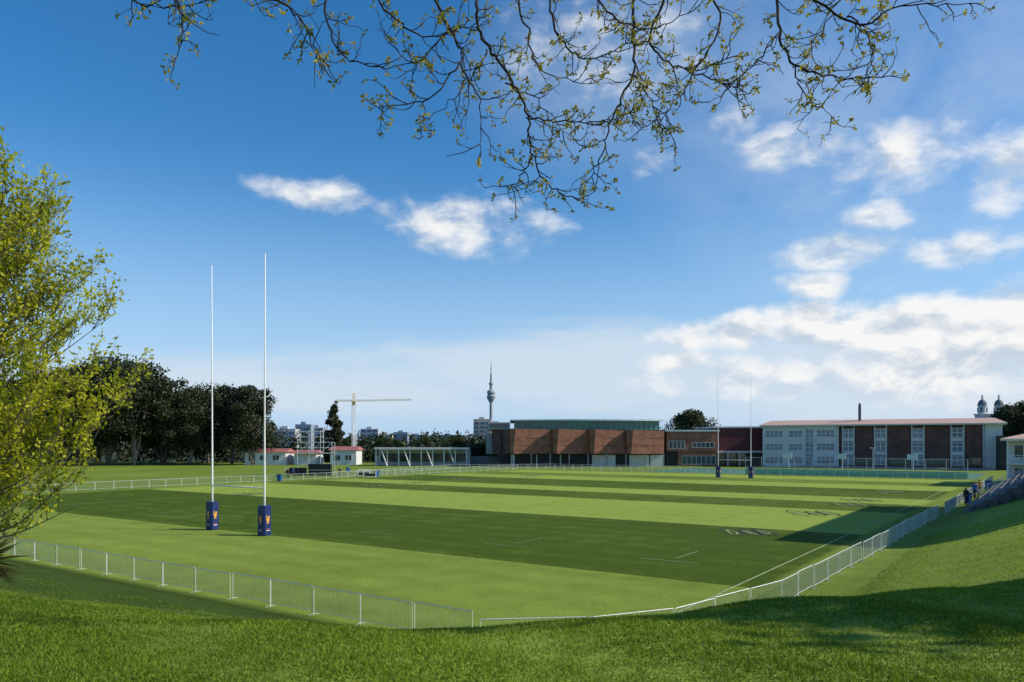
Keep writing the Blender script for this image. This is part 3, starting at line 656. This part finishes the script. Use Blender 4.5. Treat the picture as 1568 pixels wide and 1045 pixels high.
# --- courts, fence, hoops
mb=MB(); mb.poly([uvp(114,-25,.006),uvp(114,34,.006),uvp(142,34,.006),uvp(142,-25,.006)]); mb.build('sports_court',M['court'])
mb=MB(); mb.poly([uvp(112,-3,.05),uvp(112,33,.05),uvp(112,33,1.15),uvp(112,-3,1.15)]); 
e=empty('court_windbreak_fence'); mb.build('green_mesh',M['gmesh'],e)
mb=MB()
for k in range(13): p=uvp(112.1,-3+k*3); mb.tube([p,p+Vector((0,0,3.2))],.04,5)
for z in (1.2,3.2): mb.tube([uvp(112.1,-3,z),uvp(112.1,33,z)],.025,4)
for k in range(120): p=uvp(112.1,-3+k*.3); mb.tube([p+Vector((0,0,1.2)),p+Vector((0,0,3.2))],.006,3)
mb.build('posts_and_rails',M['steel'],e)
def hoop(u_,v_):
    e=empty('basketball_hoop',uvp(u_,v_),math.atan2(-.575,.818)); m_=MB()
    m_.tube([(0,1.2,0),(0,1.2,2.6),(0,.3,3.1)],.08,6); m_.build('pole',M['steel'],e)
    m_=MB(); m_.box(-.85,.85,.1,.2,2.9,3.9); m_.build('backboard',M['cream'],e)
    m_=MB(); m_.tube([(.23*math.cos(t),-.25+.23*math.sin(t),3.05) for t in np.linspace(0,6.28,13)],.015,4); m_.build('rim',M['red'],e)
hoop(118,3); hoop(121,12); hoop(120,24)
def lamp(u_,v_,h=8):
    e=empty('court_light_pole',uvp(u_,v_),math.atan2(-.575,.818)); m_=MB()
    m_.tube([(0,0,0),(0,0,h)],[.08,.045],6); m_.tube([(-.3,0,h),(.3,0,h)],.03,4); m_.box(-.4,-.15,-.12,.08,h-.08,h+.08); m_.box(.15,.4,-.12,.08,h-.08,h+.08); m_.build('pole_and_heads',M['steel'],e)
lamp(118,18,5.0)

# --- clubrooms left, pergola
e=empty('red_roofed_clubrooms',(-72,205,0))
b_=MB(); b_.box(0,11,0,8,0,3.4); b_.box(13,19,1,8,0,3.0); b_.box(23,30,0,8,0,4); b_.build('walls',M['cream'],e)
b_=MB()
for x0,x1,z in ((-.5,11.5,3.4),(12.5,19.5,3.0),(22.5,30.5,4.0)): b_.hexa([(x0,-.6,z),(x1,-.6,z),(x1,8.6,z),(x0,8.6,z)],[(x0+.3,3.8,z+1.0),(x1-.3,3.8,z+1.0),(x1-.3,4.2,z+1.0),(x0+.3,4.2,z+1.0)])
b_.build('roofs',M['redroof'],e)
f_,g_=MB(),MB()
for x in (1,4,7.5,24,27): window(f_,g_,x,x+1.8,1.2,2.6,0,2,1)
f_.build('window_frames',M['white'],e); g_.build('window_glass',M['glass'],e)
e=empty('white_covered_walkway',(-35,195,0)); b_=MB()
b_.box(-.3,24,-.3,4.5,4.3,4.75); [b_.box(x,x+.28,0,.28,0,4.28) for x in np.linspace(0,23.2,9)]
for x in np.linspace(0,23.2,9)[1::2]: b_.tube([(x+.1,-.1,0),(x-1.4,-.1,4.2)],.14,4)
b_.build('frame_and_roof',M['cream'],e); b_=MB(); b_.box(0,24,4.4,9,0,4.2); b_.build('rear_wall',M['wgrey'],e)
b_=MB(); b_.box(.6,23,4.3,4.38,1,3.2); b_.build('glazing',M['glass'],e)
b_=MB(); b_.box(-2,55,10,11,0,2.4); b_.build('low_wall',M['conc'],e)

# --- scaffold camera tower
e=empty('scaffold_camera_tower',(-39.2,139,0)); b_=MB()
for x in (0,2.1,4.2,6.3):
    for y in (0,2.2): b_.tube([(x,y,0),(x,y,8.2 if x<5 else 6)],.055,5)
for z in (2,4,5,6,7,8):
    for y in (0,2.2): b_.tube([(0,y,z),(4.2 if z>6 else 6.3,y,z)],.05,4)
    for x in (0,2.1,4.2): b_.tube([(x,0,z),(x,2.2,z)],.05,4)
for k in range(3):
    for z in (0,4): b_.tube([(2.1*k,0,z),(2.1*k+2.1,0,z+2)],.045,4)
b_.build('tubes',M['steel'],e); b_=MB(); b_.box(0,6.3,0,2.2,4.06,4.14); b_.box(0,4.2,0,2.2,6.06,6.14); b_.build('decks',M['conc'],e)
b_=MB(); b_.box(2.4,6.4,-1.6,-.3,0,2.1); b_.box(-1.2,1.8,-1.2,-.3,0,1.4); b_.build('equipment_cases',M['black'],e)
b_=MB(); b_.box(2.4,6.4,-1.65,-1.61,.95,1.02); b_.build('case_trim',M['steel'],e)
def bin_(x,y,c='bluep'):
    e=empty('wheelie_bin',(x,y,float(hgt(x,y))),random.uniform(0,6)); m_=MB()
    m_.hexa([(-.22,-.25,.06),(.22,-.25,.06),(.22,.25,.06),(-.22,.25,.06)],[(-.29,-.34,1.0),(.29,-.34,1.0),(.29,.34,1.0),(-.29,.34,1.0)]); m_.build('body',M[c],e)
    m_=MB(); m_.hexa([(-.31,-.37,1.005),(.31,-.37,1.005),(.31,.4,1.005),(-.31,.4,1.005)],[(-.28,-.33,1.07),(.28,-.33,1.07),(.28,.34,1.12),(-.28,.34,1.12)]); m_.tube([(-.28,.28,.1),(-.2,.28,.1)],.1,10); m_.tube([(.2,.28,.1),(.28,.28,.1)],.1,10); m_.build('lid_and_wheels',M['black'],e)
for x,y_ in ((428,735),(577,728),(533,722)):
    D=5.6*F/(y_-679) ; bin_((x-784)/F*D,D)
p=uvp(53,37.35); bin_(p.x,p.y); p=uvp(80.5,37.5); bin_(p.x,p.y)
def cart(x,y):
    e=empty('equipment_trolley',(x,y,0),.3); m_=MB()
    for a_ in (-1,1):
        for b2_ in (-.5,.5): m_.tube([(a_,b2_,.1),(a_,b2_,1.3)],.04,4)
    for z in (.35,1.3):
        m_.tube([(-1,-.5,z),(1,-.5,z),(1,.5,z),(-1,.5,z),(-1,-.5,z)],.035,4)
    m_.build('frame',M['steel'],e); m_=MB(); m_.box(-.9,.9,-.42,.42,.38,.8); m_.build('load',M['black'],e)
for x,y_ in ((557,731),(566,733),(445,728)):
    D=5.85*F/(y_-679); cart((x-784)/F*D,D)
# --- people beside the pitch
def person(loc,rz,shirt,st=0.0,arm=0.0):
    J=[(0,0,.95),(0,.01,1.18),(0,0,1.40),(0,-.01,1.50),(0,-.03,1.60),(0,-.03,1.72),
       (.10,0,.90),(.11,-.02-st,.50),(.12,.04-st,.08),(.12,-.11-st,.04),(-.10,0,.90),(-.11,.0+st,.50),(-.12,.08+st,.08),(-.12,-.07+st,.04),
       (.19,0,1.41),(.25,.03,1.14),(.25,-.10-arm,.92+arm),(.24,-.16-arm,.84+arm*1.3),(-.19,0,1.41),(-.25,.04,1.14),(-.26,-.06,.90),(-.25,-.09,.81)]
    E=[(0,1),(1,2),(2,3),(3,4),(4,5),(0,6),(6,7),(7,8),(8,9),(0,10),(10,11),(11,12),(12,13),(2,14),(14,15),(15,16),(16,17),(2,18),(18,19),(19,20),(20,21)]
    R=[.15,.14,.16,.06,.095,.085,.10,.065,.045,.04,.10,.065,.045,.04,.07,.05,.038,.03,.07,.05,.038,.03]
    me=bpy.data.meshes.new('tmp'); me.from_pydata(J,E,[]); o=bpy.data.objects.new('tmp',me); bpy.context.scene.collection.objects.link(o)
    md=o.modifiers.new('s','SKIN'); 
    for i,r in enumerate(R):
        sv=me.skin_vertices[0].data[i]; sv.radius=(r,r*.75) if i in (0,1,2) else (r,r); sv.use_root=(i==0)
    ss=o.modifiers.new('u','SUBSURF'); ss.levels=1; ss.render_levels=1
    dg=bpy.context.evaluated_depsgraph_get(); nm=bpy.data.meshes.new_from_object(o.evaluated_get(dg)); bpy.data.objects.remove(o)
    nm.materials.clear()
    for q in (M[shirt],M['denim'],M['skin'],M['hair'],M['black']): nm.materials.append(q)
    for f in nm.polygons:
        c=f.center
        k=0
        if c.z<.92 and abs(c.x)<.20: k=1
        if c.z<.1: k=4
        if abs(c.x)>.2 and c.z<.93+arm: k=2
        if c.z>1.5: k=2
        if c.z>1.66 or (c.z>1.56 and c.y>.0): k=3
        f.material_index=k; f.use_smooth=True
    o=bpy.data.objects.new('person',nm); o.location=loc; o.rotation_euler=(0,0,rz); link(o)
try:
    for (u_,v_,s_,r_,a_) in ((61,37.35,'shirt',-1.0,.1),(62.2,37.4,'shirt2',.6,0),(68,37.35,'hivis',-1.4,.2),(50,37.4,'shirt2',-1.2,.1)):
        q=uvp(u_,v_); q.z=float(hgt(q.x,q.y)); person(q,r_,s_,.12,a_)
    for x,D,s_,r_ in ((441,126,'shirt2',.5),(449,131,'shirt',2.4),(520,134,'shirt2',1.2)):
        person(Vector(((x-784)/F*D,D,0)),r_,s_,.1,.05)
except Exception as ex: print('person failed',ex)

# --- seating terraces on right bank
e=empty('terraced_seating'); b_=MB(); s2=MB(); h2=MB()
for k in range(10):
    v0=37.9+k*.8; z=.45+.46*k; ua=40+k*.6
    c=[uvp(ua,v0),uvp(82,v0),uvp(82,v0+.81),uvp(ua,v0+.81)]
    b_.hexa([(q.x,q.y,-.1) for q in c],[(q.x,q.y,z) for q in c])
    c=[uvp(ua+.3,v0+.35),uvp(81.6,v0+.35),uvp(81.6,v0+.7),uvp(ua+.3,v0+.7)]
    s2.hexa([(q.x,q.y,z+.3) for q in c],[(q.x,q.y,z+.36) for q in c])
for ua in (46,58,70):
    h2.tube([uvp(ua,38,1.3),uvp(ua,45.5,5.5)],.03,4)
    for k in range(6): p=uvp(ua,38+k*1.5,.45+.46*int(k*1.5/.8)); h2.tube([p,p+Vector((0,0,.95))],.025,4)
b_.build('concrete_steps',M['dconc'],e); s2.build('bench_seats',M['seat'],e); h2.build('handrails',M['steel'],e)
# --- right edge building
e=empty('white_balcony_building',(67.5,104,0),math.radians(-38)); b_=MB()
b_.box(0,26,1.8,14,0,6.2); b_.box(0,26,.0,1.78,2.9,3.15); b_.build('walls',M['cream'],e)
b_=MB(); b_.box(-.6,26.6,-.5,14.6,6.2,6.45); b_.build('eaves',M['white'],e)
b_=MB(); b_.hexa([(-.7,-.6,6.46),(26.7,-.6,6.46),(26.7,14.7,6.46),(-.7,14.7,6.46)],[(2,7,7.3),(24,7,7.3),(24,7.4,7.3),(2,7.4,7.3)]); b_.build('roof',M['pink'],e)
b_=MB(); [b_.box(x,x+.2,.05,.25,0,6.18) for x in np.arange(.1,26,3.2)]; b_.tube([(0,.1,4.2),(26,.1,4.2)],.04,4); [b_.tube([(x,.1,3.15),(x,.1,4.2)],.02,3) for x in np.arange(.2,26,.3)]; b_.build('posts_and_balustrade',M['white'],e)
f_,g_=MB(),MB()
for z in (.7,3.9):
    for x in np.arange(.8,25,3.2): window(f_,g_,x,x+2.2,z,z+1.7,1.8,2,1)
f_.build('window_frames',M['white'],e); g_.build('window_glass',M['glass'],e)
# --- building out of frame right whose shadow reaches the pitch
o=uvp(27,48.3); e=empty('unseen_shadow_building',o,math.atan2(.818,.575)); b_=MB()
b_.box(0,30,-16,0,0,13.8); b_.build('walls',M['brick'],e)
b_=MB(); b_.hexa([(-.3,-16.3,13.81),(30.3,-16.3,13.81),(30.3,.3,13.81),(-.3,.3,13.81)],[(-.2,-16,14.3),(30.2,-16,14.3),(30.2,.1,14.3),(-.2,.1,14.3)]); b_.build('unseen_building_parapet',M['cream'],e)
b_=MB(); [b_.box(x,x+2.2,.0,.06,zz,zz+2) for x in np.arange(1.5,28,3.6) for zz in (5.4,9)]; b_.build('windows',M['glass'],e)

# --- city
cl_=[(418,452,657,480,'city'),(452,476,650,520,'city3'),(474,495,655,560,'city'),(552,579,657,600,'city'),(580,600,665,700,'city2'),(602,624,662,900,'city3'),(626,650,666,950,'city'),(655,668,668,1000,'city2'),(672,700,666,1100,'city3'),(725,752,642,620,'city2'),(745,775,648,700,'city'),(700,722,669,800,'city'),(840,870,668,900,'city'),(1030,1060,667,700,'city2')]
for x0,x1,yt,D,c in cl_:
    A=at(x0,yt,D); B=at(x1,yt,D); w_=B.x-A.x; h=A.z; e=empty('office_building',(A.x,D,0)); b_=MB(); b_.box(0,w_,0,w_*.8,0,h); b_.box(w_*.3,w_*.6,w_*.2,w_*.5,h,h+1.8); b_.build('walls',M[c],e)
    b_=MB(); z=1.5
    while z<h-1.5:
        for k in range(max(2,int(w_/4))):
            xx=(k+.15)*w_/max(2,int(w_/4)); b_.box(xx,xx+w_/max(2,int(w_/4))*.7,-.15,.05,z,z+1.7)
        z+=3.3
    b_.build('windows',M['cglass'],e)
# observation tower
D=3000; Xc=(752-784)/F*D; e=empty('observation_tower',(Xc,D,0)); zz=lambda y:CAMZ+(679-y)/F*D
b_=MB(); b_.lathe(0,0,[(10,0),(7.5,40),(6.2,100),(6,zz(617)),(7.5,zz(616)),(15.5,zz(611)),(16.5,zz(607)),(14,zz(605)),(14,zz(603)),(17,zz(602)),(15,zz(599)),(8,zz(597)),(6,zz(596)),(6,zz(590)),(8.5,zz(589)),(8.5,zz(586.5)),(4.5,zz(586)),(3.6,zz(573)),(2.2,zz(572)),(1.9,zz(562)),(1.0,zz(561)),(.7,zz(551))],18)
for k in range(8):
    t=k*math.pi/4; b_.tube([(17*math.cos(t),17*math.sin(t),0),(7*math.cos(t),7*math.sin(t),60)],1.6,5)
b_.build('shaft_and_pod',M['skyt'],e)
b_=MB(); b_.lathe(0,0,[(16.7,zz(609.5)),(16.9,zz(608))],18); b_.lathe(0,0,[(14.4,zz(604.6)),(14.4,zz(603.4))],18); b_.build('pod_windows',M['cglass'],e)
# crane
D=450; e=empty('tower_crane',((542-784)/F*D,D,0)); b_=MB()
def lat(p0,p1,w_,n,r=.14):
    p0,p1=Vector(p0),Vector(p1); d=(p1-p0).normalized(); a=d.orthogonal().normalized()*w_/2; b=d.cross(a)
    cs=[a+b,a-b,-a-b,-a+b]
    for c in cs: b_.tube([p0+c,p1+c],r,4)
    for i in range(n):
        q0=p0.lerp(p1,i/n); q1=p0.lerp(p1,(i+1)/n)
        for k in range(4): b_.tube([q0+cs[k],q1+cs[(k+1)%4]],r*.7,3)
lat((0,0,0),(0,0,29),1.7,18,.16); b_.build('mast',M['white'],e)
b_=MB(); lat((1,0,31),(34,0,31.6),.7,24,.055); lat((-1,0,31),(-11.5,0,31),.8,8,.06); lat((0,0,29),(0,0,35.5),1.0,5,.09)
b_.tube([(0,0,35.5),(22,0,31.9)],.04,3); b_.tube([(0,0,35.5),(-10.5,0,31.5)],.04,3); b_.box(-.9,1.1,-1.4,-.2,28.6,30.6); b_.build('jib_and_cab',M['yellow'],e)
b_=MB(); b_.box(-11.5,-9.5,-.6,.6,29.4,30.8); b_.build('counterweight',M['conc'],e)
# twin-towered church
D=420; e=empty('twin_domed_church',at(1521,679,D).xy.to_3d()); b_=MB(); dm=MB()
for x in (-4.4,4.8):
    b_.box(x-2.7,x+2.7,0,5.4,0,21.5); b_.box(x-3.1,x+3.1,-.4,5.8,21.51,22.2)
    b_.lathe(x,2.7,[(2.2,22.2),(2.2,26.2),(2.5,26.3),(2.5,26.8)],8); b_.lathe(x,2.7,[(.5,30),(.5,31.4),(.6,31.5),(.1,33.2)],8)
    dm.lathe(x,2.7,[(2.35,26.8),(2.3,27.8),(1.8,29.1),(1.0,29.9),(.5,30.2)],10)
    for a_ in range(4): 
        t=a_*math.pi/2+.785; dm.box(x+2.0*math.cos(t)-.4,x+2.0*math.cos(t)+.4,2.7+2.0*math.sin(t)-.4,2.7+2.0*math.sin(t)+.4,23,25.6)
    dm.box(x-.7,x+.7,-.05,.1,16,20)
b_.box(-7.5,8,6,30,0,15); b_.build('towers_and_nave',M['cream'],e); dm.build('domes_and_louvres',M['dome'],e)
